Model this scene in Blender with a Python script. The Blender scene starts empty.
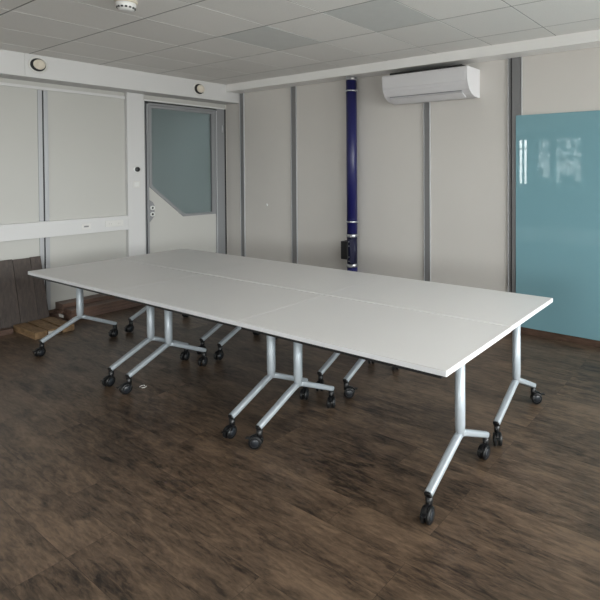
import bpy, bmesh, math, random
from mathutils import Vector, Matrix
random.seed(7)
S = bpy.context.scene
COL = S.collection

# ---------------------------------------------------------------- camera
cam_d = bpy.data.cameras.new('camera')
cam = bpy.data.objects.new('camera', cam_d)
COL.objects.link(cam)
S.camera = cam
FPX, CX, CY = 500.375, 444.663, 177.769
cam_d.sensor_fit = 'HORIZONTAL'
cam_d.sensor_width = 36.0
cam_d.lens = FPX * 36.0 / 600.0
cam_d.shift_x = (300 - CX) / 600.0
cam_d.shift_y = (CY - 300) / 600.0
cam_d.clip_start = 0.05
fw = Vector((-0.53026555, 0.84766395, -0.01686024))
rt = Vector((0.8478026, 0.53030707, -0.00227275))
up = Vector((-0.00701457, 0.01549931, 0.99985527))
m = Matrix((rt, up, -fw)).transposed().to_4x4()
m.translation = Vector((0, 0, 1.6218))
cam.matrix_world = m

# ---------------------------------------------------------------- world and exposure
W = bpy.data.worlds.new('world')
S.world = W
W.use_nodes = True
nt = W.node_tree
nt.nodes.clear()
out = nt.nodes.new('ShaderNodeOutputWorld')
bg = nt.nodes.new('ShaderNodeBackground')
tc = nt.nodes.new('ShaderNodeTexCoord')
sx = nt.nodes.new('ShaderNodeSeparateXYZ')
rp = nt.nodes.new('ShaderNodeValToRGB')
rp.color_ramp.elements[0].position = 0.47
rp.color_ramp.elements[0].color = (0.62, 0.595, 0.585, 1)
rp.color_ramp.elements[1].position = 0.53
rp.color_ramp.elements[1].color = (1.0, 0.975, 0.985, 1)
mm = nt.nodes.new('ShaderNodeMath'); mm.operation = 'MULTIPLY_ADD'
mm.inputs[1].default_value = 0.5; mm.inputs[2].default_value = 0.5
nt.links.new(tc.outputs['Generated'], sx.inputs[0])
nt.links.new(sx.outputs['Z'], mm.inputs[0])
nt.links.new(mm.outputs[0], rp.inputs[0])
nt.links.new(rp.outputs[0], bg.inputs[0])
bg.inputs[1].default_value = 3.0
nt.links.new(bg.outputs[0], out.inputs[0])

S.view_settings.view_transform = 'Standard'
S.view_settings.look = 'None'
S.view_settings.gamma = 1
S.view_settings.use_curve_mapping = False
S.view_settings.exposure = 2.9
S.cycles.max_bounces = 10
S.cycles.diffuse_bounces = 6
S.cycles.sample_clamp_indirect = 6
S.cycles.caustics_reflective = False
S.cycles.caustics_refractive = False

# room dimensions
XL, XR, YB, YR, H = -6.679, 1.9, 4.579, -6.0, 2.821
# windows: (y0, y1) on the right wall, (x0, x1) on the rear wall
WZ0, WZ1 = 0.80, 2.68
RWIN = [(-5.4, -3.5), (-2.5, -0.6), (-0.2, 1.7), (2.2, 4.42)]  # first opening is unseen, added to light the rear of the room
BWIN = [(-6.66, -6.29, 1.10, 2.62)]
TWIN = [(-0.9, 1.2, 0.80, 2.68)]
BLIND = [(-6.02, -5.50, 1.16, 2.64), (-5.41, -4.52, 1.16, 2.64)]   # rear windows with printed blinds


def portal(name, loc, rot, sx_, sy_):
    l = bpy.data.lights.new(name, 'AREA')
    l.shape = 'RECTANGLE'; l.size = sx_; l.size_y = sy_
    l.cycles.is_portal = True
    o = bpy.data.objects.new(name, l); COL.objects.link(o)
    o.location = loc; o.rotation_euler = rot
    return o


for (a, b) in RWIN:
    portal('window_portal', (XR + 0.12, (a + b) / 2, (WZ0 + WZ1) / 2), (0, math.pi / 2, 0), WZ1 - WZ0, b - a)
for (a, b, z0, z1) in BWIN + TWIN:
    portal('window_portal', ((a + b) / 2, YR - 0.12, (z0 + z1) / 2), (math.pi / 2, 0, 0), b - a, z1 - z0)


# ---------------------------------------------------------------- materials
def mat(name, col, rough=0.5, metal=0.0, spec=0.5, coat=0.0, noise=None, bump=None, trans=0.0, emit=None):
    """noise=(scale, amount) multiplies the colour a little, bump=(scale, strength)"""
    M = bpy.data.materials.new(name); M.use_nodes = True
    n = M.node_tree.nodes; l = M.node_tree.links
    p = n['Principled BSDF']
    p.inputs['Base Color'].default_value = (*col, 1)
    p.inputs['Roughness'].default_value = rough
    p.inputs['Metallic'].default_value = metal
    p.inputs['Specular IOR Level'].default_value = spec
    p.inputs['Coat Weight'].default_value = coat
    p.inputs['Transmission Weight'].default_value = trans
    t = n.new('ShaderNodeTexCoord')
    if noise:
        nz = n.new('ShaderNodeTexNoise'); nz.inputs['Scale'].default_value = noise[0]
        nz.inputs['Detail'].default_value = 5
        l.new(t.outputs['Object'], nz.inputs['Vector'])
        r = n.new('ShaderNodeValToRGB')
        a = noise[1]
        r.color_ramp.elements[0].position = 0.3; r.color_ramp.elements[1].position = 0.7
        r.color_ramp.elements[0].color = (*[c * (1 - a) for c in col], 1)
        r.color_ramp.elements[1].color = (*[min(1, c * (1 + a)) for c in col], 1)
        l.new(nz.outputs['Fac'], r.inputs[0]); l.new(r.outputs[0], p.inputs['Base Color'])
    if bump:
        nb = n.new('ShaderNodeTexNoise'); nb.inputs['Scale'].default_value = bump[0]
        l.new(t.outputs['Object'], nb.inputs['Vector'])
        b = n.new('ShaderNodeBump'); b.inputs['Strength'].default_value = bump[1]
        b.inputs['Distance'].default_value = 0.002
        l.new(nb.outputs['Fac'], b.inputs['Height']); l.new(b.outputs[0], p.inputs['Normal'])
    return M


def wood(name, dark, light, along='X', planks=True, rough=0.4, grain=1.0, seam=(0.015, 0.011, 0.009), contrast=1.0):
    """plank wood: brick texture for the boards, stretched noise for the grain"""
    M = bpy.data.materials.new(name); M.use_nodes = True
    n = M.node_tree.nodes; l = M.node_tree.links
    p = n['Principled BSDF']
    t = n.new('ShaderNodeTexCoord')
    stretch = {'X': (1.0, 11.0, 11.0), 'Y': (11.0, 1.0, 11.0), 'Z': (11.0, 11.0, 1.0)}[along]

    def stretched(k, detail, scale, warp=0.0, src=None):
        mp = n.new('ShaderNodeMapping')
        mp.inputs['Scale'].default_value = tuple((c if c == 1.0 else 1 + (c - 1) * k) for c in stretch)
        l.new(src or t.outputs['Object'], mp.inputs['Vector'])
        nz = n.new('ShaderNodeTexNoise'); nz.inputs['Scale'].default_value = scale
        nz.inputs['Detail'].default_value = detail; nz.inputs['Roughness'].default_value = 0.66
        nz.inputs['Distortion'].default_value = warp
        l.new(mp.outputs[0], nz.inputs['Vector'])
        return nz
    src = None
    br = None
    if planks:
        br = n.new('ShaderNodeTexBrick')
        br.offset = 0.37; br.offset_frequency = 3
        br.inputs['Scale'].default_value = 1.0
        br.inputs['Brick Width'].default_value = 1.22
        br.inputs['Row Height'].default_value = 0.182
        br.inputs['Mortar Size'].default_value = 0.0008
        br.inputs['Mortar Smooth'].default_value = 0.3
        br.inputs['Color1'].default_value = (0, 0, 0, 1)
        br.inputs['Color2'].default_value = (1, 1, 1, 1)
        br.inputs['Mortar'].default_value = (0.5, 0.5, 0.5, 1)
        l.new(t.outputs['Object'], br.inputs['Vector'])
        # shift the grain for every board
        vm = n.new('ShaderNodeVectorMath'); vm.operation = 'MULTIPLY_ADD'
        vm.inputs[1].default_value = (7.3, 3.1, 5.7)
        l.new(br.outputs['Color'], vm.inputs[0]); l.new(t.outputs['Object'], vm.inputs[2])
        src = vm.outputs[0]
    a = stretched(0.34, 10, 3.2 * grain, 1.1, src)      # cloudy streaks
    b = stretched(0.45, 10, 11.0 * grain, 0.7, src)       # fine grain
    c = stretched(0.25, 4, 1.0 * grain, 0.4, src)      # broad patches
    m2 = n.new('ShaderNodeMath'); m2.operation = 'MULTIPLY'; m2.inputs[1].default_value = 0.55
    l.new(a.outputs['Fac'], m2.inputs[0])
    mx = n.new('ShaderNodeMath'); mx.operation = 'MULTIPLY_ADD'; mx.inputs[1].default_value = 0.52
    l.new(b.outputs['Fac'], mx.inputs[0]); l.new(m2.outputs[0], mx.inputs[2])
    m3 = n.new('ShaderNodeMath'); m3.operation = 'MULTIPLY_ADD'; m3.inputs[1].default_value = 0.50
    l.new(c.outputs['Fac'], m3.inputs[0]); l.new(mx.outputs[0], m3.inputs[2])
    last = m3
    if br:
        m4 = n.new('ShaderNodeMath'); m4.operation = 'MULTIPLY_ADD'; m4.inputs[1].default_value = 0.035
        l.new(br.outputs['Color'], m4.inputs[0]); l.new(m3.outputs[0], m4.inputs[2])
        last = m4
    r = n.new('ShaderNodeValToRGB')
    e = r.color_ramp.elements
    mid = 0.80 if br else 0.785
    e[0].position = mid - 0.15 / contrast; e[0].color = (*dark, 1)
    e[1].position = mid + 0.16 / contrast; e[1].color = (*light, 1)
    l.new(last.outputs[0], r.inputs[0])
    colout = r.outputs[0]
    if br:
        mixn = n.new('ShaderNodeMix'); mixn.data_type = 'RGBA'
        l.new(br.outputs['Fac'], mixn.inputs['Factor'])
        l.new(colout, mixn.inputs[6]); mixn.inputs[7].default_value = (*seam, 1)
        colout = mixn.outputs[2]
    l.new(colout, p.inputs['Base Color'])
    rr = n.new('ShaderNodeMapRange')
    rr.inputs['From Min'].default_value = 0.5; rr.inputs['From Max'].default_value = 1.1
    rr.inputs['To Min'].default_value = rough + 0.08; rr.inputs['To Max'].default_value = rough - 0.06
    l.new(last.outputs[0], rr.inputs['Value']); l.new(rr.outputs[0], p.inputs['Roughness'])
    bp_ = n.new('ShaderNodeBump'); bp_.inputs['Strength'].default_value = 0.25; bp_.inputs['Distance'].default_value = 0.002
    l.new(b.outputs['Fac'], bp_.inputs['Height']); l.new(bp_.outputs[0], p.inputs['Normal'])
    return M


def tile_material():
    M = bpy.data.materials.new('ceiling_tile'); M.use_nodes = True
    n = M.node_tree.nodes; l = M.node_tree.links; p = n['Principled BSDF']
    g = n.new('ShaderNodeNewGeometry')
    r = n.new('ShaderNodeValToRGB')
    r.color_ramp.elements[0].color = (0.74, 0.725, 0.705, 1); r.color_ramp.elements[1].color = (0.79, 0.775, 0.755, 1)
    l.new(g.outputs['Random Per Island'], r.inputs[0])
    t = n.new('ShaderNodeTexCoord')
    nz = n.new('ShaderNodeTexNoise'); nz.inputs['Scale'].default_value = 90; nz.inputs['Detail'].default_value = 3
    l.new(t.outputs['Object'], nz.inputs['Vector'])
    mp = n.new('ShaderNodeMapRange'); mp.inputs['To Min'].default_value = 0.92; mp.inputs['To Max'].default_value = 1.06
    l.new(nz.outputs['Fac'], mp.inputs['Value'])
    mx = n.new('ShaderNodeMix'); mx.data_type = 'RGBA'; mx.blend_type = 'MULTIPLY'; mx.inputs['Factor'].default_value = 1
    l.new(r.outputs[0], mx.inputs[6]); l.new(mp.outputs[0], mx.inputs[7]); l.new(mx.outputs[2], p.inputs['Base Color'])
    p.inputs['Roughness'].default_value = 0.9
    return M


def blind_material(name, dark, light, pattern):
    """thin cloth blind that lets some daylight through, plain or with a swirling print"""
    M = bpy.data.materials.new(name); M.use_nodes = True
    n = M.node_tree.nodes; l = M.node_tree.links
    n.remove(n['Principled BSDF'])
    tr = n.new('ShaderNodeBsdfTranslucent'); df = n.new('ShaderNodeBsdfDiffuse')
    mx = n.new('ShaderNodeMixShader'); mx.inputs[0].default_value = 0.12
    l.new(tr.outputs[0], mx.inputs[1]); l.new(df.outputs[0], mx.inputs[2])
    l.new(mx.outputs[0], n['Material Output'].inputs['Surface'])
    tr.inputs[0].default_value = (*light, 1); df.inputs[0].default_value = (*light, 1)
    if pattern:
        t = n.new('ShaderNodeTexCoord')
        nz = n.new('ShaderNodeTexNoise'); nz.inputs['Scale'].default_value = 3.4; nz.inputs['Distortion'].default_value = 2.2
        nz.inputs['Detail'].default_value = 2.5
        l.new(t.outputs['Object'], nz.inputs['Vector'])
        r = n.new('ShaderNodeValToRGB'); r.color_ramp.elements[0].position = 0.40; r.color_ramp.elements[1].position = 0.58
        r.color_ramp.elements[0].color = (*dark, 1); r.color_ramp.elements[1].color = (*light, 1)
        l.new(nz.outputs['Fac'], r.inputs[0]); l.new(r.outputs[0], tr.inputs[0]); l.new(r.outputs[0], df.inputs[0])
    return M


MT = {}
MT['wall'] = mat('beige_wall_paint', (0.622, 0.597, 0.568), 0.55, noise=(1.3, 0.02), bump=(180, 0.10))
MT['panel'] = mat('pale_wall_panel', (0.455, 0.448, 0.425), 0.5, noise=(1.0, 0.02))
MT['white'] = mat('white_lacquer', (0.66, 0.655, 0.64), 0.4)
MT['trunk'] = mat('trunking_white', (0.575, 0.57, 0.57), 0.45)
MT['beam'] = mat('beam_white', (0.84, 0.83, 0.82), 0.45)
MT['door_white'] = mat('door_white', (0.475, 0.468, 0.445), 0.4)
MT['alu'] = mat('grey_aluminium', (0.25, 0.255, 0.265), 0.45, 0.25)
MT['alu_mid'] = mat('mid_grey_aluminium', (0.36, 0.365, 0.38), 0.45, 0.25)
MT['alu_dark'] = mat('dark_grey_aluminium', (0.215, 0.215, 0.22), 0.5, 0.15)
MT['alu_light'] = mat('light_aluminium', (0.55, 0.56, 0.58), 0.35, 0.5)
MT['slot'] = mat('black_slot', (0.012, 0.012, 0.013), 0.6)
MT['floor'] = wood('dark_vinyl_planks', (0.0135, 0.0085, 0.006), (0.150, 0.099, 0.064), 'X', True, 0.40)
MT['base'] = wood('baseboard_wood', (0.045, 0.026, 0.018), (0.13, 0.075, 0.05), 'X', False, 0.45)
MT['tile'] = tile_material()
MT['tilegrid'] = mat('ceiling_grid', (0.20, 0.195, 0.19), 0.8)
MT['panel_off'] = mat('ceiling_panel_grey', (0.60, 0.61, 0.60), 0.6, noise=(14, 0.02))
MT['top'] = mat('grey_white_laminate', (0.635, 0.622, 0.614), 0.38, noise=(2.0, 0.012))
MT['edge'] = mat('white_edge_band', (0.66, 0.66, 0.675), 0.35)
MT['under'] = mat('black_underframe', (0.012, 0.012, 0.013), 0.5)
MT['silver'] = mat('silver_powder_coat', (0.40, 0.44, 0.475), 0.38, 0.25)
MT['rubber'] = mat('black_caster_plastic', (0.006, 0.0062, 0.007), 0.4)
MT['hubgrey'] = mat('caster_hub', (0.018, 0.021, 0.026), 0.35)
MT['bluepipe'] = mat('dark_blue_pipe', (0.009, 0.010, 0.080), 0.38)
MT['navy'] = mat('navy_damper', (0.004, 0.005, 0.026), 0.35)
MT['steel'] = mat('galvanised_steel', (0.62, 0.63, 0.65), 0.28, 0.9)
MT['acwhite'] = mat('air_conditioner_white', (0.68, 0.67, 0.69), 0.35)
MT['cream'] = mat('cream_plastic', (0.62, 0.56, 0.47), 0.45)
MT['valvewhite'] = mat('valve_white', (0.62, 0.61, 0.59), 0.4)
MT['teal'] = mat('teal_back_painted_glass', (0.195, 0.365, 0.420), 0.012, 0.0, 0.5)
MT['plaster'] = mat('white_plastic', (0.68, 0.68, 0.67), 0.35)
MT['board_dark'] = wood('grey_brown_board', (0.018, 0.013, 0.011), (0.085, 0.062, 0.052), 'Z', False, 0.5)
MT['board_brown'] = wood('brown_board', (0.045, 0.026, 0.019), (0.175, 0.105, 0.078), 'Y', False, 0.45)
MT['board_pale'] = wood('pale_pine', (0.11, 0.062, 0.028), (0.30, 0.19, 0.095), 'X', False, 0.6)
MT['paper'] = mat('paper_label', (0.55, 0.53, 0.50), 0.7)
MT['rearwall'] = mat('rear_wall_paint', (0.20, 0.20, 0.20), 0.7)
MT['print_blind'] = blind_material('printed_blind_cloth', (0.30, 0.31, 0.32), (0.80, 0.81, 0.82), True)
MT['plain_blind'] = blind_material('plain_blind_cloth', (0, 0, 0), (0.74, 0.75, 0.75), False)
MT['counter'] = mat('counter_grey', (0.10, 0.105, 0.11), 0.5)
MT['screen'] = mat('monitor_black', (0.01, 0.01, 0.012), 0.2)
MT['cloth'] = mat('dark_clothing', (0.02, 0.022, 0.028), 0.9)
MT['trousers'] = mat('dark_trousers', (0.015, 0.016, 0.022), 0.9)
MT['skin'] = mat('skin', (0.45, 0.27, 0.19), 0.5)
MT['hair'] = mat('dark_hair', (0.02, 0.013, 0.01), 0.7)
MT['dark'] = mat('dark_corridor', (0.30, 0.33, 0.33), 0.8)
MT['frost'] = mat('frosted_glass', (0.135, 0.165, 0.165), 0.42, 0.0, 0.5, trans=0.55)

# clear window pane
pane_m = bpy.data.materials.new('window_glass'); pane_m.use_nodes = True
_n = pane_m.node_tree.nodes; _l = pane_m.node_tree.links
_g = _n.new('ShaderNodeBsdfGlossy'); _g.inputs['Roughness'].default_value = 0.0
_t = _n.new('ShaderNodeBsdfTransparent'); _t.inputs[0].default_value = (0.93, 0.96, 0.95, 1)
_f = _n.new('ShaderNodeFresnel'); _f.inputs[0].default_value = 1.45
_x = _n.new('ShaderNodeMixShader')
_l.new(_f.outputs[0], _x.inputs[0]); _l.new(_t.outputs[0], _x.inputs[1]); _l.new(_g.outputs[0], _x.inputs[2])
_l.new(_x.outputs[0], _n['Material Output'].inputs['Surface'])
MT['pane'] = pane_m


# ---------------------------------------------------------------- mesh helpers
class MB:
    """collects shapes (with material slots) and links them as ONE mesh object"""
    def __init__(self):
        self.bm = bmesh.new(); self.mats = []

    def slot(self, m_):
        if m_ not in self.mats: self.mats.append(m_)
        return self.mats.index(m_)

    def _fin(self, faces, m_, smooth=False):
        i = self.slot(m_)
        for f in faces:
            f.material_index = i; f.smooth = smooth

    def merge(self, b2, m_, smooth=False):
        i = self.slot(m_)
        vm = {v: self.bm.verts.new(v.co) for v in b2.verts}
        for f in b2.faces:
            try:
                g = self.bm.faces.new([vm[v] for v in f.verts])
                g.material_index = i; g.smooth = smooth if smooth in (True, False) else f.smooth
            except ValueError:
                pass
        b2.free()

    def box(self, x0, x1, y0, y1, z0, z1, m_, bevel=0.0, M=None, seg=2):
        b = bmesh.new()
        bmesh.ops.create_cube(b, size=1.0)
        bmesh.ops.scale(b, vec=(x1 - x0, y1 - y0, z1 - z0), verts=b.verts)
        bmesh.ops.translate(b, vec=((x0 + x1) / 2, (y0 + y1) / 2, (z0 + z1) / 2), verts=b.verts)
        if bevel:
            bmesh.ops.bevel(b, geom=list(b.edges), offset=bevel, segments=seg, profile=0.6, affect='EDGES')
        if M is not None: b.transform(M)
        bmesh.ops.recalc_face_normals(b, faces=b.faces)
        self.merge(b, m_, False)
        return self

    def rings(self, rings, m_, cap=True, smooth=True):
        """rings: list of equal-length lists of points, skinned into a tube"""
        b = bmesh.new()
        vs = [[b.verts.new(p) for p in r] for r in rings]
        k = len(vs[0])
        for a, c in zip(vs, vs[1:]):
            for i in range(k):
                b.faces.new([a[i], a[(i + 1) % k], c[(i + 1) % k], c[i]])
        for f in b.faces: f.smooth = smooth
        if cap:
            b.faces.new(list(reversed(vs[0]))); b.faces.new(vs[-1])
        bmesh.ops.recalc_face_normals(b, faces=b.faces)
        self.merge(b, m_, None)
        return self

    def tube(self, pts, rads, m_, n=20, cap=True, up_=Vector((0, 0, 1)), flat=1.0, power=2.0):
        """tube along pts; rads may be numbers; flat squashes across the second axis"""
        pts = [Vector(p) for p in pts]
        if isinstance(rads, (int, float)): rads = [rads] * len(pts)
        rr = []
        for i, p in enumerate(pts):
            d = (pts[min(i + 1, len(pts) - 1)] - pts[max(i - 1, 0)]).normalized()
            u_ = up_ if abs(d.dot(up_)) < 0.95 else Vector((0, 1, 0))
            a = d.cross(u_).normalized(); c = a.cross(d).normalized()
            sp = lambda w_: math.copysign(abs(w_) ** (2.0 / power), w_)
            rr.append([p + a * sp(math.cos(t * 2 * math.pi / n)) * rads[i] + c * sp(math.sin(t * 2 * math.pi / n)) * rads[i] * flat for t in range(n)])
        return self.rings(rr, m_, cap)

    def lathe(self, prof, m_, M=None, n=32, cap=True, sharp=False):
        """prof: list of (radius, height) round local z"""
        M = M or Matrix()
        rr = [[M @ Vector((r * math.cos(2 * math.pi * t / n), r * math.sin(2 * math.pi * t / n), h)) for t in range(n)] for r, h in prof]
        if sharp:
            for a, c in zip(rr, rr[1:]): self.rings([a, c], m_, False)
            self.rings([rr[0], rr[0]], m_, False) if False else None
            b = bmesh.new(); b.faces.new([b.verts.new(p) for p in rr[-1]])
            self.merge(b, m_, False)
            return self
        return self.rings(rr, m_, cap)

    def prism(self, poly, m_, axis, a0, a1, bevel=0.0):
        """poly: 2D points; extruded along axis from a0 to a1"""
        def P(u, v, w):
            return {'x': (w, u, v), 'y': (u, w, v), 'z': (u, v, w)}[axis]
        b = bmesh.new()
        A = [b.verts.new(P(u, v, a0)) for u, v in poly]
        B = [b.verts.new(P(u, v, a1)) for u, v in poly]
        b.faces.new(A); b.faces.new(list(reversed(B)))
        k = len(poly)
        for i in range(k): b.faces.new([A[i], B[i], B[(i + 1) % k], A[(i + 1) % k]])
        bmesh.ops.recalc_face_normals(b, faces=b.faces)
        if bevel:
            bmesh.ops.bevel(b, geom=list(b.edges), offset=bevel, segments=2, profile=0.6, affect='EDGES')
        self.merge(b, m_, False)
        return self

    def build(self, name, parent=None):
        me = bpy.data.meshes.new(name)
        self.bm.to_mesh(me); self.bm.free()
        for m_ in self.mats: me.materials.append(m_)
        o = bpy.data.objects.new(name, me); COL.objects.link(o)
        if parent is not None: o.parent = parent
        return o


def tag(o, label, cat=None, group=None, kind=None):
    if label: o['label'] = label
    if cat: o['category'] = cat
    if group: o['group'] = group
    if kind: o['kind'] = kind
    return o


def structure(o):
    o['kind'] = 'structure'
    return o


def thing(name, label, cat, loc, rz=0.0, group=None):
    o = bpy.data.objects.new(name, None); COL.objects.link(o)
    o.empty_display_size = 0.1
    o.location = loc; o.rotation_euler = (0, 0, rz)
    return tag(o, label, cat, group)


def copy_tree(o, parent=None):
    c = o.copy(); COL.objects.link(c)
    if parent is not None:
        c.parent = parent
    for ch in list(o.children):
        copy_tree(ch, c)
    return c


# ================================================================ SETTING
T_ = 0.15  # wall thickness
MB().box(XL - 1.8, XR + T_, YR - T_, YB + T_, -0.1, 0.0, MT['floor']).build('floor')
structure(bpy.data.objects['floor'])

# ceiling: slabs in a recessed grid, one mesh
gx, gy, gs = -2.8313, 3.4056, 0.6420
gsy = 0.6433
panel_cells = [(-2, -1), (0, -1)]
b = MB()
b.box(XL - T_, XR + T_, YR - T_, YB + T_, H + 0.002, H + 0.12, MT['tilegrid'])
i0 = -7
for i in range(-7, 9):
    for j in range(-16, 3):
        if (i, j) in panel_cells: continue
        x0, x1 = gx + i * gs + 0.005, gx + (i + 1) * gs - 0.005
        y0, y1 = gy + j * gsy + 0.0065, gy + (j + 1) * gsy - 0.0065
        x0, x1 = max(x0, XL), min(x1, XR); y0, y1 = max(y0, YR), min(y1, YB)
        if x1 - x0 < 0.03 or y1 - y0 < 0.03: continue
        b.box(x0, x1, y0, y1, H, H + 0.002, MT['tile'])
structure(b.build('ceiling'))
for (i, j), lab in zip(panel_cells, ('darker grey square ceiling panel nearer the door corner', 'darker grey square ceiling panel above the air conditioner, cut by the top of the photo')):
    x0, x1 = gx + i * gs + 0.005, gx + (i + 1) * gs - 0.005
    y0, y1 = gy + j * gsy + 0.0065, gy + (j + 1) * gsy - 0.0065
    b = MB(); b.box(x0, x1, y0, y1, H - 0.001, H + 0.002, MT['panel_off'])
    tag(b.build('ceiling_panel'), lab, 'ceiling panel', 'darker square ceiling panels')

# back wall
structure(MB().box(XL - T_, XR + T_, YB, YB + T_, 0, H + 0.1, MT['wall']).build('wall_back'))

# left wall with a doorway
DY0, DY1, DZ = 3.39, 4.568, 2.525
b = MB()
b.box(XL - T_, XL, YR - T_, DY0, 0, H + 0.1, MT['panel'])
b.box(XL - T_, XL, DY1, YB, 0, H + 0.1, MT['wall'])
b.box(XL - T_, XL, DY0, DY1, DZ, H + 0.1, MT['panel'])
structure(b.build('wall_left'))
# corridor seen dimly through the frosted pane
b = MB()
b.box(XL - 1.8, XL - 1.7, 2.0, 6.2, 0, 2.9, MT['dark'])
b.box(XL - 1.8, XL - T_, 1.9, 2.0, 0, 2.9, MT['dark'])
b.box(XL - 1.8, XL - T_, 6.2, 6.3, 0, 2.9, MT['dark'])
b.box(XL - 1.8, XL - T_, 1.9, 6.3, 2.9, 3.0, MT['dark'])
b.box(XL - 1.8, XL - T_, YB + T_, 6.3, -0.1, 0.0, MT['dark'])
structure(b.build('wall_corridor'))
cl = bpy.data.lights.new('corridor_fill', 'AREA'); cl.shape = 'DISK'; cl.size = 0.4; cl.energy = 6; cl.color = (0.9, 0.97, 1.0)  # unseen lamp added to brighten the far side of the frosted pane
clo = bpy.data.objects.new('corridor_fill', cl); COL.objects.link(clo); clo.location = (XL - 0.8, 5.3, 2.6)


def wall_with_windows(name, axis, at0, at1, lo, hi, wins, material):
    """wall slab with rectangular openings; wins: (a0, a1, z0, z1)"""
    b = MB()
    def bx(a, c, z0, z1):
        if axis == 'x': b.box(at0, at1, a, c, z0, z1, material)
        else: b.box(a, c, at0, at1, z0, z1, material)
    cur = lo
    for (a, c, z0, z1) in sorted(wins):
        bx(cur, a, 0, H + 0.1); bx(a, c, 0, z0); bx(a, c, z1, H + 0.1); cur = c
    bx(cur, hi, 0, H + 0.1)
    return structure(b.build(name))


wall_with_windows('wall_right', 'x', XR, XR + T_, YR - T_, YB + T_, [(a, c, WZ0, WZ1) for a, c in RWIN], MT['wall'])
wall_with_windows('wall_rear', 'y', YR - T_, YR, XL - T_, XR + T_, BWIN + BLIND + TWIN, MT['rearwall'])


def window(idx, axis, at, a0, a1, z0, z1, bars=1, rows=0):
    """framed window in an opening"""
    root = thing('window_%d' % idx, None, None, ((at, (a0 + a1) / 2, z0) if axis == 'x' else ((a0 + a1) / 2, at, z0)))
    structure(root)
    w = a1 - a0; h = z1 - z0
    def bx(b_, u0, u1, v0, v1, d, m_, be=0.003):
        if axis == 'x': b_.box(-d, d, u0, u1, v0, v1, m_, be)
        else: b_.box(u0, u1, -d, d, v0, v1, m_, be)
    f = MB(); t = 0.055
    bx(f, -w / 2, w / 2, 0, t, 0.035, MT['white']); bx(f, -w / 2, w / 2, h - t, h, 0.035, MT['white'])
    bx(f, -w / 2, -w / 2 + t, t, h - t, 0.035, MT['white']); bx(f, w / 2 - t, w / 2, t, h - t, 0.035, MT['white'])
    for k in range(bars):
        c = -w / 2 + w * (k + 1) / (bars + 1)
        bx(f, c - 0.03, c + 0.03, t, h - t, 0.03, MT['white'])
    for k in range(rows):
        c = h * (0.78 if rows == 1 else (k + 1) / (rows + 1))
        bx(f, -w / 2 + t, w / 2 - t, c - 0.02, c + 0.02, 0.028, MT['white'])
    f.build('window_frame', root)
    g = MB(); bx(g, -w / 2 + t, w / 2 - t, t, h - t, 0.004, MT['pane'], 0)
    g.build('pane', root)


k = 1
for (a, c) in RWIN:
    window(k, 'x', XR + 0.07, a, c, WZ0, WZ1); k += 1
for (a, c, z0, z1) in BWIN:
    window(k, 'y', YR - 0.07, a, c, z0, z1, 1, 1); k += 1
for (a, c, z0, z1) in TWIN:
    window(k, 'y', YR - 0.07, a, c, z0, z1); k += 1

for (a, c, z0, z1) in BLIND:
    window(k, 'y', YR - 0.07, a, c, z0, z1, 0)
    root = bpy.data.objects['window_%d' % k]
    w = c - a
    b = MB(); b.box(-w / 2 + 0.01, w / 2 - 0.01, 0.045, 0.047, 0.70, z1 - z0 - 0.02, MT['print_blind']); b.build('printed_blind', root)
    b = MB(); b.box(-w / 2 + 0.01, w / 2 - 0.01, 0.045, 0.047, 0.03, 0.66, MT['plain_blind']); b.build('plain_blind', root)
    b = MB(); b.box(-w / 2 + 0.01, w / 2 - 0.01, 0.040, 0.060, 0.665, 0.695, MT['alu']); b.build('blind_rail', root)
    k += 1

# boxed beams under the ceiling
XBM, YBM, ZBL, ZBB = -6.366, 4.362, 2.5836, 2.7205
b = MB()
b.box(XL, XBM, YR, 2.079, ZBL, H, MT['trunk'], 0.002)
b.box(XL, XBM, 2.0805, YB, ZBL, H, MT['trunk'], 0.002)
structure(b.build('trim_1'))
structure(MB().box(XBM, XR, YBM, YB, ZBB, H, MT['beam'], 0.003).build('trim_2'))

# left wall: pillar, cable duct, ledge under the beam
PF = 0.06
b = MB(); b.box(XL, XL + PF, 3.175, 3.375, 0, ZBL, MT['trunk'], 0.003)
structure(b.build('trim_3'))
b = MB(); b.box(XL, XL + PF, YR, 3.175, 0.883, 1.058, MT['trunk'], 0.004)
structure(b.build('trim_4'))
b = MB(); b.box(XL, XL + 0.022, YR, 3.175, 2.505, 2.535, MT['trunk'], 0.002)
structure(b.build('trim_5'))


def strip_left(idx, yc, w):
    b = MB()
    b.box(XL, XL + 0.012, yc - w / 2, yc - 0.007, 0, 2.5, MT['alu_mid'], 0.001)
    b.box(XL, XL + 0.004, yc - 0.007, yc + 0.007, 0, 2.5, MT['slot'])
    b.box(XL, XL + 0.012, yc + 0.007, yc + w / 2, 0, 2.5, MT['alu_mid'], 0.001)
    structure(b.build('trim_%d' % idx))


strip_left(6, 2.332, 0.092)
strip_left(7, 1.30, 0.092)


def strip_back(idx, x0, x1, wide=False):
    b = MB()
    w = x1 - x0
    b.box(x0, x0 + 0.006, YB - 0.018, YB, 0.066, ZBB, MT['alu_light'], 0.001)
    b.box(x1 - 0.006, x1, YB - 0.018, YB, 0.066, ZBB, MT['alu_light'], 0.001)
    b.box(x0 + 0.006, x1 - 0.006, YB - 0.012, YB, 0.066, ZBB, MT['alu_dark'])
    if wide:
        b.box(x0 + 0.034, x0 + 0.042, YB - 0.018, YB - 0.012, 0.066, ZBB, MT['slot'])
        b.box(x0 + 0.046, x1 - 0.018, YB - 0.017, YB - 0.012, 0.066, ZBB, MT['alu_dark'], 0.001)
    structure(b.build('trim_%d' % idx))


strip_back(8, -6.340, -6.250)
strip_back(9, -5.264, -5.163)
strip_back(10, -3.128, -3.045)
strip_back(11, -2.112, -1.962, True)

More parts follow.
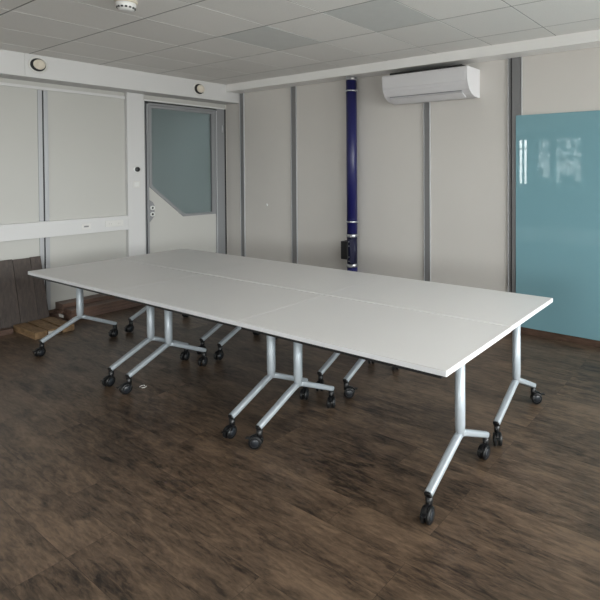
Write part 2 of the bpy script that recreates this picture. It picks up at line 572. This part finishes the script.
# baseboards
structure(MB().box(XL, XR, YB - 0.016, YB, 0, 0.066, MT['base'], 0.003).build('baseboard_back'))
b = MB(); b.box(XL, XL + 0.016, YR, 3.17, 0, 0.066, MT['base'], 0.003)
structure(b.build('baseboard_left'))
structure(MB().box(XR - 0.016, XR, YR, YB - 0.02, 0, 0.066, MT['base'], 0.003).build('baseboard_right'))
structure(MB().box(XL + 0.02, XR - 0.02, YR, YR + 0.016, 0, 0.066, MT['base'], 0.003).build('baseboard_rear'))

# ---------------------------------------------------------------- door
door = thing('door_1', None, None, (XL, DY0, 0)); structure(door)
L_ = lambda y: y - DY0      # local coordinates along the wall
dw = DY1 - DY0
f = MB()
# frame posts and head, with grooves
f.box(-0.10, 0.028, 0.0, 0.018, 0, DZ, MT['alu'], 0.002)
f.box(-0.10, 0.004, 0.018, 0.036, 0, DZ - 0.03, MT['slot'])
f.box(-0.10, 0.022, 0.036, 0.062, 0, DZ - 0.05, MT['alu'], 0.002)
f.box(-0.10, 0.028, dw - 0.160, dw - 0.040, 0, DZ - 0.015, MT['alu'], 0.002)
f.box(-0.10, 0.006, dw - 0.040, dw, 0, DZ - 0.01, MT['slot'])
f.box(-0.10, 0.030, dw - 0.170, dw - 0.160, 0, DZ - 0.05, MT['alu_light'], 0.001)
f.box(-0.10, 0.040, 0.0, dw - 0.040, DZ - 0.018, DZ, MT['plaster'], 0.002)
f.box(-0.01, 0.032, -0.006, 0.003, 0, DZ, MT['plaster'], 0.001)
f.box(-0.10, 0.006, 0.018, dw - 0.040, DZ - 0.036, DZ - 0.018, MT['slot'])
f.box(-0.10, 0.024, 0.062, dw - 0.170, DZ - 0.062, DZ - 0.036, MT['alu'], 0.002)
fr = f.build('door_frame', door)
# leaf: white lower panel + upper side strips, with chamfered glazed opening
ly0, ly1, lz1 = 0.066, dw - 0.175, DZ - 0.066
gl = [(ly0, lz1), (ly1, lz1), (ly1, 0.985), (L_(3.905), 0.985), (ly0, 1.405)]
lf = MB()
outer = [(ly0, 0.012), (ly1, 0.012), (ly1, 0.985), (L_(3.905), 0.985), (ly0, 1.405)]
lf.prism(outer, MT['door_white'], 'x', -0.035, 0.006)
leaf = lf.build('door_leaf', door)
# grey glazing frame following the chamfer
def inset(poly, d):
    n_ = len(poly); res = []
    A = sum(poly[i][0] * poly[(i + 1) % n_][1] - poly[(i + 1) % n_][0] * poly[i][1] for i in range(n_))
    sgn = 1 if A > 0 else -1
    for i in range(n_):
        p0, p1, p2 = Vector(poly[i - 1]), Vector(poly[i]), Vector(poly[(i + 1) % n_])
        d1 = (p1 - p0).normalized(); d2 = (p2 - p1).normalized()
        n1 = Vector((-d1.y, d1.x)) * sgn; n2 = Vector((-d2.y, d2.x)) * sgn
        bis = (n1 + n2).normalized(); k_ = d / max(0.2, bis.dot(n1))
        res.append(tuple(p1 + bis * k_))
    return res
gi = inset(gl, 0.034)
gi[1] = (gi[1][0] - 0.028, gi[1][1]); gi[2] = (gi[2][0] - 0.028, gi[2][1])
gf = MB()
for i in range(5):
    j = (i + 1) % 5
    gf.prism([gl[i], gl[j], gi[j], gi[i]], MT['alu'], 'x', -0.03, 0.018)
gf.build('glazing_frame', leaf)
pn = MB(); pn.prism(inset(gl, 0.028), MT['frost'], 'x', -0.016, -0.008)
tag(pn.build('frosted_pane', leaf), 'grey-green frosted pane with a slanted lower corner')
# handle plate with two knob cylinders
hp = MB()
hp.prism([(0.064, 0.945), (0.082, 0.965), (0.124, 1.025), (0.124, 1.165), (0.105, 1.205), (0.064, 1.235)], MT['alu'], 'x', 0.006, 0.022, 0.002)
hpo = hp.build('handle_plate', leaf)
for z in (1.130, 1.048):
    c = MB()
    Mx = Matrix.Translation((0.022, 0.098, z)) @ Matrix.Rotation(math.pi / 2, 4, 'Y')
    c.lathe([(0.030, 0), (0.030, 0.008), (0.026, 0.014), (0.016, 0.014), (0.014, 0.004)], MT['plaster'], Mx, 24, False)
    c.lathe([(0.014, 0.0), (0.014, 0.005)], MT['slot'], Mx, 20)
    c.build('lock_cylinder', hpo if False else leaf)
hg = MB(); hg.tube([(0.034, dw - 0.075, 2.17), (0.034, dw - 0.075, 2.27)], 0.009, MT['alu_light'], 12)
hg.build('hinge', door)

# ================================================================ THINGS ON THE WALLS
# teal glass board
gb = thing('glass_board', 'large glossy teal glass board on the back wall', 'glass board', (-2.022, YB, 0.068))
b = MB(); b.box(0, 2.6, -0.024, -0.018, 0, 2.081, MT['teal'], 0.001); b.build('glass_panel', gb)
for z in (0.15, 1.9):
    b = MB(); b.box(0.06, 2.54, -0.018, 0.0, z, z + 0.05, MT['alu_dark']); b.build('mounting_rail', gb)

# air conditioner
ax0, ax1 = -3.505, -2.434
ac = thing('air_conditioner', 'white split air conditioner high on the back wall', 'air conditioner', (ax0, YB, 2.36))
D_ = 0.269
wd = ax1 - ax0
prof = [(0.0, 0.0), (-0.03, -0.006), (-0.11, 0.0), (-0.175, 0.022), (-0.222, 0.062), (-0.252, 0.115), (-0.266, 0.165), (-D_, 0.21), (-D_, 0.268), (-D_ + 0.012, 0.285), (0.0, 0.285)]
b = MB(); b.prism(prof, MT['acwhite'], 'x', 0.010, wd - 0.010); b.build('housing', ac)
cap = [(y * 1.008, z + (0.0015 if z > 0.1 else -0.001)) for y, z in prof]
for x0, x1 in ((0.0, 0.010), (wd - 0.010, wd)):
    b = MB(); b.prism(cap, MT['acwhite'], 'x', x0, x1, 0.0015); b.build('end_cap', ac)
b = MB()
b.box(0.02, wd - 0.02, -D_ - 0.004, -D_ + 0.004, 0.140, 0.262, MT['acwhite'], 0.003)
lo_ = [(-0.256, 0.100), (-0.271, 0.142), (-D_ - 0.003, 0.146), (-0.262, 0.104)]
b.build('front_cover', ac)
b = MB()
b.prism([(-0.125, -0.001), (-0.205, 0.040), (-0.212, 0.034), (-0.135, -0.010)], MT['acwhite'], 'x', 0.07, wd - 0.09, 0.001)
b.build('louvre', ac)
b = MB()
b.prism([(-0.2155, 0.050), (-0.220, 0.056), (-0.2225, 0.054), (-0.218, 0.048)], MT['alu'], 'x', 0.07, wd - 0.09)
b.build('air_slot', ac)
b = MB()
b.box(0.05, wd - 0.10, -0.20, -0.02, 0.2845, 0.316, MT['slot'], 0.004)  # grille raised as a black block, standing in for shade above the unit
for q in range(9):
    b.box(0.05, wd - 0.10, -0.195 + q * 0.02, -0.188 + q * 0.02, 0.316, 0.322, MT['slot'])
b.build('top_grille_shade', ac)

# blue pipe
px_, py_, pr = -4.109, 4.478, 0.062
pipe = thing('ventilation_pipe', 'dark blue vertical ventilation pipe with steel clamps on the back wall', 'pipe', (px_, py_, 0))
b = MB(); b.tube([(0, 0, 0.0), (0, 0, 0.49)], pr, MT['bluepipe'], 40); b.build('lower_pipe', pipe)
b = MB(); b.tube([(0, 0, 0.815), (0, 0, 2.7205)], pr, MT['bluepipe'], 40); b.build('upper_pipe', pipe)
dm = MB(); dm.tube([(0, 0, 0.49), (0, 0, 0.815)], pr * 0.99, MT['navy'], 40)
dmo = dm.build('damper', pipe)
b = MB()
b.box(-0.080, 0.022, -0.112, 0.02, 0.56, 0.775, MT['rubber'], 0.008)
b.box(0.0, 0.055, -0.09, 0.0, 0.51, 0.80, MT['navy'], 0.008)
for z in (0.54, 0.59, 0.72, 0.77):
    b.box(0.025, 0.038, -0.094, -0.088, z - 0.006, z + 0.006, MT['steel'])
b.build('actuator', dmo)
for z, h, rr_ in ((2.556, 0.018, 0.071), (1.000, 0.018, 0.071), (0.835, 0.036, 0.069), (0.478, 0.040, 0.069), (2.700, 0.040, 0.066)):
    b = MB()
    b.lathe([(rr_ - 0.008, -h / 2), (rr_, -h / 2 + 0.002), (rr_, h / 2 - 0.002), (rr_ - 0.008, h / 2)], MT['steel'], Matrix.Translation((0, 0, z)), 40)
    if h < 0.02:
        for sx_ in (-1, 1):
            b.box(sx_ * 0.080 - 0.012, sx_ * 0.080 + 0.012, -0.012, 0.012, z - 0.008, z + 0.008, MT['steel'], 0.002)
            b.tube([(sx_ * 0.084, 0, z - 0.022), (sx_ * 0.084, 0, z + 0.016)], 0.005, MT['alu_dark'], 10)
        b.box(-0.01, 0.01, rr_ - 0.01, YB - py_, z - 0.008, z + 0.008, MT['steel'])
    else:
        b.box(0.02, 0.05, -rr_ - 0.014, -rr_ + 0.02, z - 0.010, z + 0.010, MT['steel'], 0.002)
        b.box(0.070, 0.092, -0.02, 0.006, z - 0.012, z + 0.012, MT['alu_dark'], 0.002)
    b.build('pipe_clamp', pipe)

# small white cap on the back wall
b = MB(); b.lathe([(0.018, 0), (0.018, 0.006), (0.012, 0.011), (0.0005, 0.012)], MT['plaster'], Matrix.Rotation(math.pi / 2, 4, 'X'), 20)
o = b.build('cable_outlet'); o.location = (-5.777, YB, 1.132)
tag(o, 'small round white cable outlet on the beige back wall left of the blue pipe', 'cable outlet')


# round exhaust valves on the left beam
def valve(y, z, lab):
    r = thing('exhaust_valve', lab, 'air valve', (XBM, y, z), 0, 'round exhaust valves on the left beam')
    Mx = Matrix.Rotation(math.pi / 2, 4, 'Y')
    b = MB(); b.lathe([(0.086, 0), (0.086, 0.003), (0.080, 0.008), (0.070, 0.009), (0.067, 0.003)], MT['valvewhite'], Mx, 36, False)
    b.build('flange', r)
    b = MB(); b.lathe([(0.069, 0.0005), (0.068, 0.0022)], MT['slot'], Mx, 36)
    b.build('throat', r)
    b = MB(); b.lathe([(0.018, 0.002), (0.020, 0.022), (0.044, 0.026), (0.051, 0.032), (0.052, 0.040), (0.047, 0.046), (0.030, 0.048), (0.026, 0.043), (0.001, 0.044)], MT['cream'], Mx, 36)
    tag(b.build('disc', r), 'cream round disc')


valve(2.190, 2.719, 'round cream exhaust valve on the white beam near the left edge of the photo')
valve(3.965, 2.707, 'round cream exhaust valve on the white beam above the door')

# thermostat, switch, sockets on the pillar and the duct
XP = XL + PF
b = MB(); Mx = Matrix.Rotation(math.pi / 2, 4, 'Y')
r = thing('thermostat', 'round black dial with white rim on the white pillar', 'thermostat', (XP, 3.284, 1.630))
b.lathe([(0.040, 0), (0.040, 0.006), (0.036, 0.010), (0.001, 0.010)], MT['plaster'], Mx, 28); b.build('rim', r)
b = MB(); b.lathe([(0.030, 0.009), (0.030, 0.018), (0.025, 0.022), (0.001, 0.022)], MT['rubber'], Mx, 28); b.build('dial', r)
b = MB(); b.lathe([(0.008, 0.022), (0.007, 0.0235), (0.001, 0.024)], MT['hubgrey'], Mx, 16); b.build('button', r)

r = thing('light_switch', 'square white switch on the pillar below the black dial', 'light switch', (XP, 3.275, 1.442))
b = MB(); b.box(0, 0.009, -0.041, 0.041, -0.041, 0.041, MT['valvewhite'], 0.003); b.build('plate', r)
for s_ in (-1, 1):
    b = MB(); b.box(0.008, 0.013, s_ * 0.014 - 0.0125, s_ * 0.014 + 0.0125, -0.027, 0.027, MT['plaster'], 0.002); b.build('rocker', r)

r = thing('data_socket', 'small white data socket with a dark port in the wall duct', 'socket', (XP, 2.713, 0.966))
b = MB(); b.box(0, 0.008, -0.045, 0.045, -0.032, 0.032, MT['valvewhite'], 0.003); b.build('plate', r)
b = MB(); b.box(0.0075, 0.0095, -0.024, 0.024, -0.008, 0.010, MT['alu_dark'], 0.0005); b.build('port', r)

r = thing('power_socket', 'white double power socket in the wall duct beside the pillar', 'socket', (XP, 3.015, 0.974))
b = MB(); b.box(0, 0.008, -0.100, 0.100, -0.036, 0.036, MT['valvewhite'], 0.003); b.build('plate', r)
for s_ in (-1, 1):
    b = MB(); b.box(0.007, 0.011, s_ * 0.048 - 0.036, s_ * 0.048 + 0.036, -0.026, 0.026, MT['valvewhite'], 0.002)
    for q in (-1, 1):
        b.lathe([(0.003, 0.0105), (0.003, 0.0115)], MT['slot'], Matrix.Translation((0, s_ * 0.048 + q * 0.0095, 0)) @ Mx, 10)
    b.build('outlet', r)

# smoke detector
sd = thing('smoke_detector', 'round white smoke detector with a cream base on the ceiling', 'smoke detector', (-3.80, 1.826, H))
b = MB(); b.lathe([(0.072, 0), (0.072, -0.012), (0.060, -0.018), (0.001, -0.018)], MT['cream'], None, 36); tag(b.build('base', sd), 'cream base ring')
b = MB(); b.lathe([(0.060, -0.018), (0.062, -0.030), (0.058, -0.048), (0.052, -0.058), (0.046, -0.066), (0.030, -0.071), (0.001, -0.072)], MT['plaster'], None, 36); b.build('housing', sd)
b = MB()
for q in range(14):
    a = 2 * math.pi * q / 14
    Mq = Matrix.Rotation(a, 4, 'Z') @ Matrix.Translation((0.0545, 0, -0.053))
    b.box(-0.003, 0.0045, -0.0075, 0.0075, -0.006, 0.006, MT['slot'], 0.001, Mq, 1)
b.build('air_slots', sd)

# ================================================================ TABLES
TX, TY, PHI, TL, TD = -5.4236, 1.7683, 0.0206, 1.4235, 0.7165
EI, MO = 0.1246, 0.3456
TOPZ = 1.6218 - 0.8867


def caster_mesh(parent, loc, swivel, name='caster'):
    """twin-wheel caster: black cap, stem, hood and two wheels"""
    R = 0.0375
    b = MB()
    b.tube([(0, 0, 0.055), (0, 0, 0.112)], [0.016, 0.0185], MT['rubber'], 16)
    b.tube([(0, 0, 0.062), (0.012, 0, 0.050)], [0.015, 0.013], MT['rubber'], 12)
    tr = 0.022
    for s_ in (-1, 1):
        Mw = Matrix.Translation((tr, s_ * 0.0155, R)) @ Matrix.Rotation(-s_ * math.pi / 2, 4, 'X')
        b.lathe([(R - 0.004, -0.0095), (R, -0.006), (R, 0.006), (R - 0.004, 0.009), (0.026, 0.0085)], MT['rubber'], Mw, 28)
        b.lathe([(0.025, 0.008), (0.022, 0.0115), (0.001, 0.013)], MT['hubgrey'], Mw, 24)
    # hood over the wheels
    rr_ = []
    for t in range(9):
        a = math.radians(20 + t * 17)
        c_, s2 = math.cos(a), math.sin(a)
        ro, ri = R + 0.006, R + 0.001
        rr_.append([(tr + c_ * ri, -0.006, R + s2 * ri), (tr + c_ * ro, -0.006, R + s2 * ro), (tr + c_ * ro, 0.006, R + s2 * ro), (tr + c_ * ri, 0.006, R + s2 * ri)])
    b.rings(rr_, MT['rubber'], True, False)
    # brake pedal
    b.box(tr + 0.030, tr + 0.058, -0.012, 0.012, 0.058, 0.064, MT['rubber'], 0.002)
    o = b.build(name, parent)
    o.location = loc; o.rotation_euler = (0, 0, swivel)
    return o


def make_table():
    root = thing('folding_table', 'x', 'table', (0, 0, 0))
    hl, hd = TL / 2 - 0.0009, TD / 2 - 0.0004
    t = MB()
    t.box(-hl, hl, -hd, hd, TOPZ - 0.0045, TOPZ, MT['top'], 0.0008)
    t.box(-hl, hl, -hd, hd, TOPZ - 0.028, TOPZ - 0.0045, MT['edge'], 0.001)
    top = t.build('tabletop', root)
    u = MB()
    u.box(-hl + 0.03, hl - 0.03, -hd + 0.003, hd - 0.003, TOPZ - 0.042, TOPZ - 0.028, MT['under'])
    tag(u.build('underside', root), 'black underside')
    s = MB()
    s.box(-hl + EI, hl - EI, -0.045, -0.013, TOPZ - 0.085, TOPZ - 0.042, MT['under'], 0.003)
    s.box(-hl + EI, hl - EI, 0.013, 0.045, TOPZ - 0.085, TOPZ - 0.042, MT['under'], 0.003)
    s.build('support_beam', root)
    yo = MO - TD / 2
    for sx_ in (-1, 1):
        lx = sx_ * (TL / 2 - EI)
        lg = MB()
        # oval column
        ring = lambda z, a, c_: [(lx + a * math.cos(2 * math.pi * q / 28), yo + c_ * math.sin(2 * math.pi * q / 28), z) for q in range(28)]
        lg.rings([ring(0.252, 0.012, 0.012), ring(0.262, 0.0225, 0.0225), ring(0.31, 0.0265, 0.028), ring(TOPZ - 0.060, 0.0265, 0.028)], MT['silver'])
        # two sloping arms, rounded ends
        for sy in (-1, 1):
            reach = 0.302
            zj, zt = 0.266, 0.122
            P = [Vector((lx, yo, zj)), Vector((lx, yo + sy * 0.03, zj - 0.008)), Vector((lx, yo + sy * (reach - 0.012), zt + 0.005)), Vector((lx, yo + sy * (reach - 0.003), zt + 0.001)), Vector((lx, yo + sy * reach, zt))]
            lg.tube(P, [0.020, 0.0215, 0.0205, 0.0205, 0.020], MT['silver'], 28, True, flat=0.80, power=3.2)
            dv = (P[4] - P[1]).normalized()
            lg.tube([P[4], P[4] + dv * 0.006, P[4] + dv * 0.010], [0.0205, 0.0205, 0.016], MT['rubber'], 28, True, flat=0.80, power=3.2)
        leg = lg.build('leg', root)
        for sy in (-1, 1):
            reach = 0.296
            caster_mesh(leg, (lx, yo + sy * reach, 0.0), 0)
        hk = MB()
        hk.box(lx - 0.036, lx + 0.036, yo - 0.07, yo + 0.07, TOPZ - 0.072, TOPZ - 0.042, MT['under'], 0.004)
        hk.tube([(lx + sx_ * 0.030, yo, TOPZ - 0.052), (lx + sx_ * 0.042, yo, TOPZ - 0.052)], 0.010, MT['silver'], 12)
        hk.build('tilt_bracket', root)
    return root


swiv = {
    (0, 0): [-68, -60, -75, -60], (1, 0): [-95, -60, -75, -60], (2, 0): [212, -50, -80, -92],
    (0, 1): [100, 120, 110, 110], (1, 1): [120, 125, 115, 110], (2, 1): [215, 122, 120, 215]}
labels = {
    (0, 0): 'grey-white folding table, front-row leftmost, corner reaching over the leaning boards',
    (1, 0): 'grey-white folding table in the middle of the front row',
    (2, 0): 'grey-white folding table, front-row rightmost, nearest corner to the camera',
    (0, 1): 'grey-white folding table, back-row leftmost, closest to the door',
    (1, 1): 'grey-white folding table in the middle of the back row, before the blue pipe',
    (2, 1): 'grey-white folding table, back-row rightmost, corner before the teal glass board'}
proto = make_table()
first = True
for (i, j) in labels:
    o = proto if first else copy_tree(proto)
    first = False
    u_, v_ = (i + 0.5) * TL, (j + 0.5) * TD
    c_, s_ = math.cos(PHI), math.sin(PHI)
    o.location = (TX + c_ * u_ - s_ * v_, TY + s_ * u_ + c_ * v_, 0.0002 * (2 - i) + 0.0030 * j)
    o.rotation_euler = (0, 0, PHI + (math.pi if j else 0))
    tag(o, labels[(i, j)], 'table', 'wheeled folding tables pushed together')
    q = 0
    for ch in o.children:
        if ch.name.startswith('leg'):
            for cc in ch.children:
                cc.rotation_euler = (0, 0, math.radians(swiv[(i, j)][q])); q += 1

# ================================================================ BOARDS BY THE LEFT WALL
def board(name, loc, rot, size, material, lab, grp, cat='board'):
    b = MB(); b.box(-size[0] / 2, size[0] / 2, -size[1] / 2, size[1] / 2, 0, size[2], material, 0.002)
    o = b.build(name); o.location = loc; o.rotation_euler = rot
    return tag(o, lab, cat, grp)


lean_l = ['grey-brown board leaning under the duct, the one nearest the table corner',
          'grey-brown leaning board, second from the table corner',
          'grey-brown leaning board, third from the table corner',
          'grey-brown leaning board cut by the left edge of the photo']
y = 2.275
for k_, (w, hgt, ft) in enumerate(((0.095, 0.716, 0.215), (0.150, 0.712, 0.22), (0.155, 0.716, 0.215), (0.150, 0.708, 0.22))):
    th = 0.030
    a = math.asin(ft / hgt) * -1
    # foot at x = XL + ft + clearance, top touches the wall
    o = board('leaning_board', (XL + 0.017 + ft + th / 2 + 0.014, y - w / 2, 0.002), (0, a, 0), (th, w - 0.003, hgt), MT['board_dark'], lean_l[k_], 'boards leaning on the left wall')
    y -= w

# low offcut on the floor in front of the leaning boards
board('wood_offcut', (-6.30, 1.71, 0), (0, 0, 0.03), (0.075, 0.42, 0.050), MT['board_brown'], 'low brown offcut on the floor at the foot of the leaning boards', None, 'offcut')

# long brown boards lying along the wall, in a stack
nm = ['bottom', 'second', 'third', 'top']
for col_, (xc, wdt) in enumerate(((-6.555, 0.195), (-6.345, 0.195))):
    for k_ in range(4 if col_ == 0 else 3):
        side = 'wall-side' if col_ == 0 else 'room-side'
        n_ = 4 if col_ == 0 else 3
        lvl = 'top' if k_ == n_ - 1 else nm[k_]
        board('floor_board', (xc + random.uniform(-0.004, 0.004), 2.93 + random.uniform(-0.02, 0.03) + 0.02 * k_, 0.037 * k_), (0, 0, random.uniform(-0.012, 0.012)),
              (wdt - 0.01, 1.12, 0.0365), MT['board_brown'], 'long brown board lying by the left wall, %s of the %s stack' % (lvl, side), 'brown boards stacked along the left wall')
b = MB(); b.box(-0.055, 0.055, -0.0012, 0, 0, 0.032, MT['paper'])
o = b.build('paper_label'); o.location = (-6.34, 2.352, 0.040)
tag(o, 'pale paper label on the end of the long brown boards', 'label')

# short pale boards on the floor
for k_, (xx, yy, zz, rz, lab) in enumerate(((-6.10, 2.00, 0.0, 0.02, 'front'), (-6.11, 2.115, 0.0, -0.01, 'middle'), (-6.12, 2.235, 0.0, 0.02, 'rear'))):
    board('pine_block', (xx, yy, zz), (0, 0, rz), (0.50, 0.098, 0.062), MT['board_pale'], 'short pale pine block lying on the floor, %s one of three' % lab, 'pale pine blocks on the floor')
b = MB(); b.box(0, 0.0012, -0.045, 0.045, 0, 0.030, MT['paper'])
o = b.build('paper_label'); o.location = (-5.8595, 2.11, 0.016)
tag(o, 'white paper label on the end of the pale pine blocks', 'label')

# curled scrap of tape on the floor
b = MB()
for cx_, st in ((-0.013, 60), (0.013, -120)):
    P = [(cx_ + 0.012 * math.cos(math.radians(st + t * 24)), 0.016 * math.sin(math.radians(st + t * 24)), 0.004) for t in range(10)]
    b.tube(P, 0.003, MT['paper'], 8)
o = b.build('curled_scrap'); o.location = (-3.884, 1.951, 0.0)
tag(o, 'tiny pale curled scrap on the dark floor beside the left casters', 'scrap')

# ================================================================ FAR END OF THE ROOM (seen in the teal glass)
r = thing('reception_counter', 'dark grey high counter near the rear wall', 'counter', (-4.5, -3.1, 0))
b = MB(); b.box(-0.95, 0.95, -0.24, 0.24, 1.13, 1.17, MT['alu'], 0.004); b.build('counter_top', r)
b = MB(); b.box(-0.90, 0.90, 0.12, 0.16, 0.0, 1.13, MT['counter'], 0.003); b.build('front_panel', r)
for s_ in (-1, 1):
    b = MB(); b.box(s_ * 0.89 - 0.02, s_ * 0.89 + 0.02, -0.2, 0.12, 0.0, 1.13, MT['counter'], 0.003); b.build('side_panel', r)
r = thing('monitor', 'small black monitor on the grey counter', 'monitor', (-4.02, -3.15, 1.17))
b = MB(); b.box(-0.17, 0.17, -0.015, 0.015, 0.08, 0.30, MT['screen'], 0.004); b.build('screen', r)
b = MB(); b.box(-0.02, 0.02, -0.01, 0.01, 0.0, 0.09, MT['screen'], 0.002); b.box(-0.08, 0.08, -0.06, 0.06, 0.0, 0.01, MT['screen'], 0.002); b.build('stand', r)


def skin_mesh(name, verts, edges, radii, root_i, material, parent, sub=2):
    me = bpy.data.meshes.new(name)
    me.from_pydata([Vector(v) for v in verts], edges, [])
    o = bpy.data.objects.new(name, me); COL.objects.link(o)
    o.parent = parent
    sk = o.modifiers.new('skin', 'SKIN')
    for i, rd in enumerate(radii):
        sv = me.skin_vertices[0].data[i]
        sv.radius = rd if isinstance(rd, tuple) else (rd, rd)
        sv.use_root = (i == root_i)
    sb = o.modifiers.new('sub', 'SUBSURF'); sb.levels = sub; sb.render_levels = sub
    sk.use_smooth_shade = True
    me.materials.append(material)
    return o


def hand(V, E, R, wrist_i, wrist, fwd, side, palm_up=Vector((0, 0, 1))):
    """adds palm, four fingers and a thumb to the arm skeleton"""
    fwd = Vector(fwd).normalized(); side = Vector(side).normalized()
    palm = Vector(wrist) + fwd * 0.055
    V.append(palm); E.append((wrist_i, len(V) - 1)); R.append((0.026, 0.016)); pi_ = len(V) - 1
    for q, (off, ln) in enumerate(((-0.030, 0.065), (-0.010, 0.078), (0.010, 0.073), (0.029, 0.056))):
        base = palm + fwd * 0.030 + side * off
        V.append(base); E.append((pi_, len(V) - 1)); R.append(0.009); k0 = len(V) - 1
        V.append(base + fwd * ln * 0.55 - palm_up * 0.008); E.append((k0, k0 + 1)); R.append(0.0085)
        V.append(base + fwd * ln * 0.95 - palm_up * 0.028); E.append((k0 + 1, k0 + 2)); R.append(0.007)
    tb = Vector(wrist) + fwd * 0.030 - side * 0.034
    V.append(tb); E.append((pi_, len(V) - 1)); R.append(0.011); k0 = len(V) - 1
    V.append(tb + fwd * 0.040 - side * 0.020 - palm_up * 0.008); E.append((k0, k0 + 1)); R.append(0.009)


def person(loc, rz, scale, lab, lean=0.0):
    r = thing('person', lab, 'person', loc, rz, None)
    r.scale = (scale,) * 3
    l = lean
    V = [Vector(v) for v in [(0, 0, 0.95), (0, 0.01, 1.12), (0, 0.01 + l * 0.5, 1.30), (0, l * 0.8, 1.43), (0, l, 1.48), (0, l + 0.015, 1.54)]]
    E = [(0, 1), (1, 2), (2, 3), (3, 4), (4, 5)]
    R = [(0.16, 0.11), (0.145, 0.10), (0.17, 0.11), (0.12, 0.085), (0.052, 0.052), (0.05, 0.055)]
    for s_ in (-1, 1):
        i_ = len(V)
        V += [Vector((s_ * 0.18, l * 0.8, 1.41)), Vector((s_ * 0.235, l + 0.0, 1.14)), Vector((s_ * 0.15, l + 0.19, 1.08))]
        E += [(3, i_), (i_, i_ + 1), (i_ + 1, i_ + 2)]; R += [0.062, 0.042, 0.026]
        hand(V, E, R, i_ + 2, V[i_ + 2], (-s_ * 0.8, 0.6, -0.05), (s_ * 0.6, 0.8, 0))
        i_ = len(V)
        V += [Vector((s_ * 0.095, 0, 0.88)), Vector((s_ * 0.10, 0.02, 0.50)), Vector((s_ * 0.105, -0.01, 0.09)), Vector((s_ * 0.115, 0.13, 0.035))]
        E += [(0, i_), (i_, i_ + 1), (i_ + 1, i_ + 2), (i_ + 2, i_ + 3)]; R += [(0.095, 0.09), 0.060, 0.042, (0.045, 0.033)]
    body = skin_mesh('body', V, E, R, 0, MT['skin'], r)
    # clothing shells over torso and arms, legs
    V = [Vector(v) for v in [(0, 0, 0.93), (0, 0.01, 1.12), (0, 0.01 + l * 0.5, 1.30), (0, l * 0.8, 1.43), (0, l, 1.485)]]
    E = [(0, 1), (1, 2), (2, 3), (3, 4)]
    R = [(0.185, 0.135), (0.17, 0.125), (0.19, 0.13), (0.135, 0.10), (0.068, 0.068)]
    for s_ in (-1, 1):
        i_ = len(V)
        V += [Vector((s_ * 0.185, l * 0.8, 1.41)), Vector((s_ * 0.235, l + 0.0, 1.14)), Vector((s_ * 0.16, l + 0.165, 1.09))]
        E += [(3, i_), (i_, i_ + 1), (i_ + 1, i_ + 2)]; R += [0.078, 0.056, 0.038]
    skin_mesh('jacket', V, E, R, 0, MT['cloth'], r)
    V = [Vector((0, 0, 0.94))]; E = []; R = [(0.17, 0.125)]
    for s_ in (-1, 1):
        i_ = len(V)
        V += [Vector((s_ * 0.095, 0, 0.86)), Vector((s_ * 0.10, 0.02, 0.50)), Vector((s_ * 0.105, -0.01, 0.11))]
        E += [(0, i_), (i_, i_ + 1), (i_ + 1, i_ + 2)]; R += [(0.108, 0.10), 0.075, 0.062]
    skin_mesh('trousers', V, E, R, 0, MT['trousers'], r)
    # head with face, part of the figure
    hb = bmesh.new()
    bmesh.ops.create_uvsphere(hb, u_segments=32, v_segments=24, radius=1.0)
    for v in hb.verts:
        x, yv, z = v.co
        jaw = 1.0 - 0.28 * max(0, -z) ** 1.2
        nx = x * 0.075 * jaw
        ny = yv * 0.095 * (1 - 0.12 * max(0, -z))
        nz_ = z * 0.115
        if yv > 0:
            ny += 0.022 * math.exp(-((x / 0.14) ** 2 + ((z + 0.12) / 0.20) ** 2))      # nose
            ny -= 0.008 * sum(math.exp(-(((x - q) / 0.16) ** 2 + ((z - 0.08) / 0.10) ** 2)) for q in (-0.38, 0.38))   # eye sockets
            ny -= 0.004 * math.exp(-((x / 0.32) ** 2 + ((z + 0.50) / 0.05) ** 2))      # mouth
            ny += 0.006 * math.exp(-((x / 0.25) ** 2 + ((z + 0.80) / 0.16) ** 2))      # chin
        v.co = (nx, ny, nz_)
    for s_ in (-1, 1):
        e_ = bmesh.ops.create_uvsphere(hb, u_segments=12, v_segments=8, radius=0.03, matrix=Matrix.Translation((s_ * 0.076, -0.005, 0)) @ Matrix.Diagonal((0.35, 0.65, 1.0, 1)))
    for f_ in hb.faces: f_.smooth = True
    mh = MB(); mh.merge(hb, MT['skin'], None)
    for s_ in (-1, 1):
        eb = bmesh.new(); bmesh.ops.create_uvsphere(eb, u_segments=12, v_segments=8, radius=0.011, matrix=Matrix.Translation((s_ * 0.029, 0.079, 0.009)))
        mh.merge(eb, MT['slot'], True)
    ho = mh.build('head', r); ho.location = (0, l + 0.025, 1.622)
    hb = bmesh.new()
    bmesh.ops.create_uvsphere(hb, u_segments=28, v_segments=20, radius=1.0)
    bmesh.ops.delete(hb, geom=[v for v in hb.verts if (v.co.z < -0.55) or (v.co.y > 0.28 and v.co.z < 0.34 + 0.25 * v.co.y)], context='VERTS')
    for v in hb.verts:
        v.co = (v.co.x * 0.085, v.co.y * 0.106 - 0.004, v.co.z * 0.126 + 0.004)
    for f_ in hb.faces: f_.smooth = True
    mh = MB(); mh.merge(hb, MT['hair'], None)
    hr = mh.build('hair', ho)
    so = hr.modifiers.new('thick', 'SOLIDIFY'); so.thickness = 0.006
    return r


person((-4.98, -3.80, 0), 0.15, 0.95, 'person in dark clothes standing behind the counter, taller of the two', 0.03)
person((-4.36, -3.80, 0), -0.2, 0.86, 'person in dark clothes standing behind the counter, shorter of the two', 0.05)
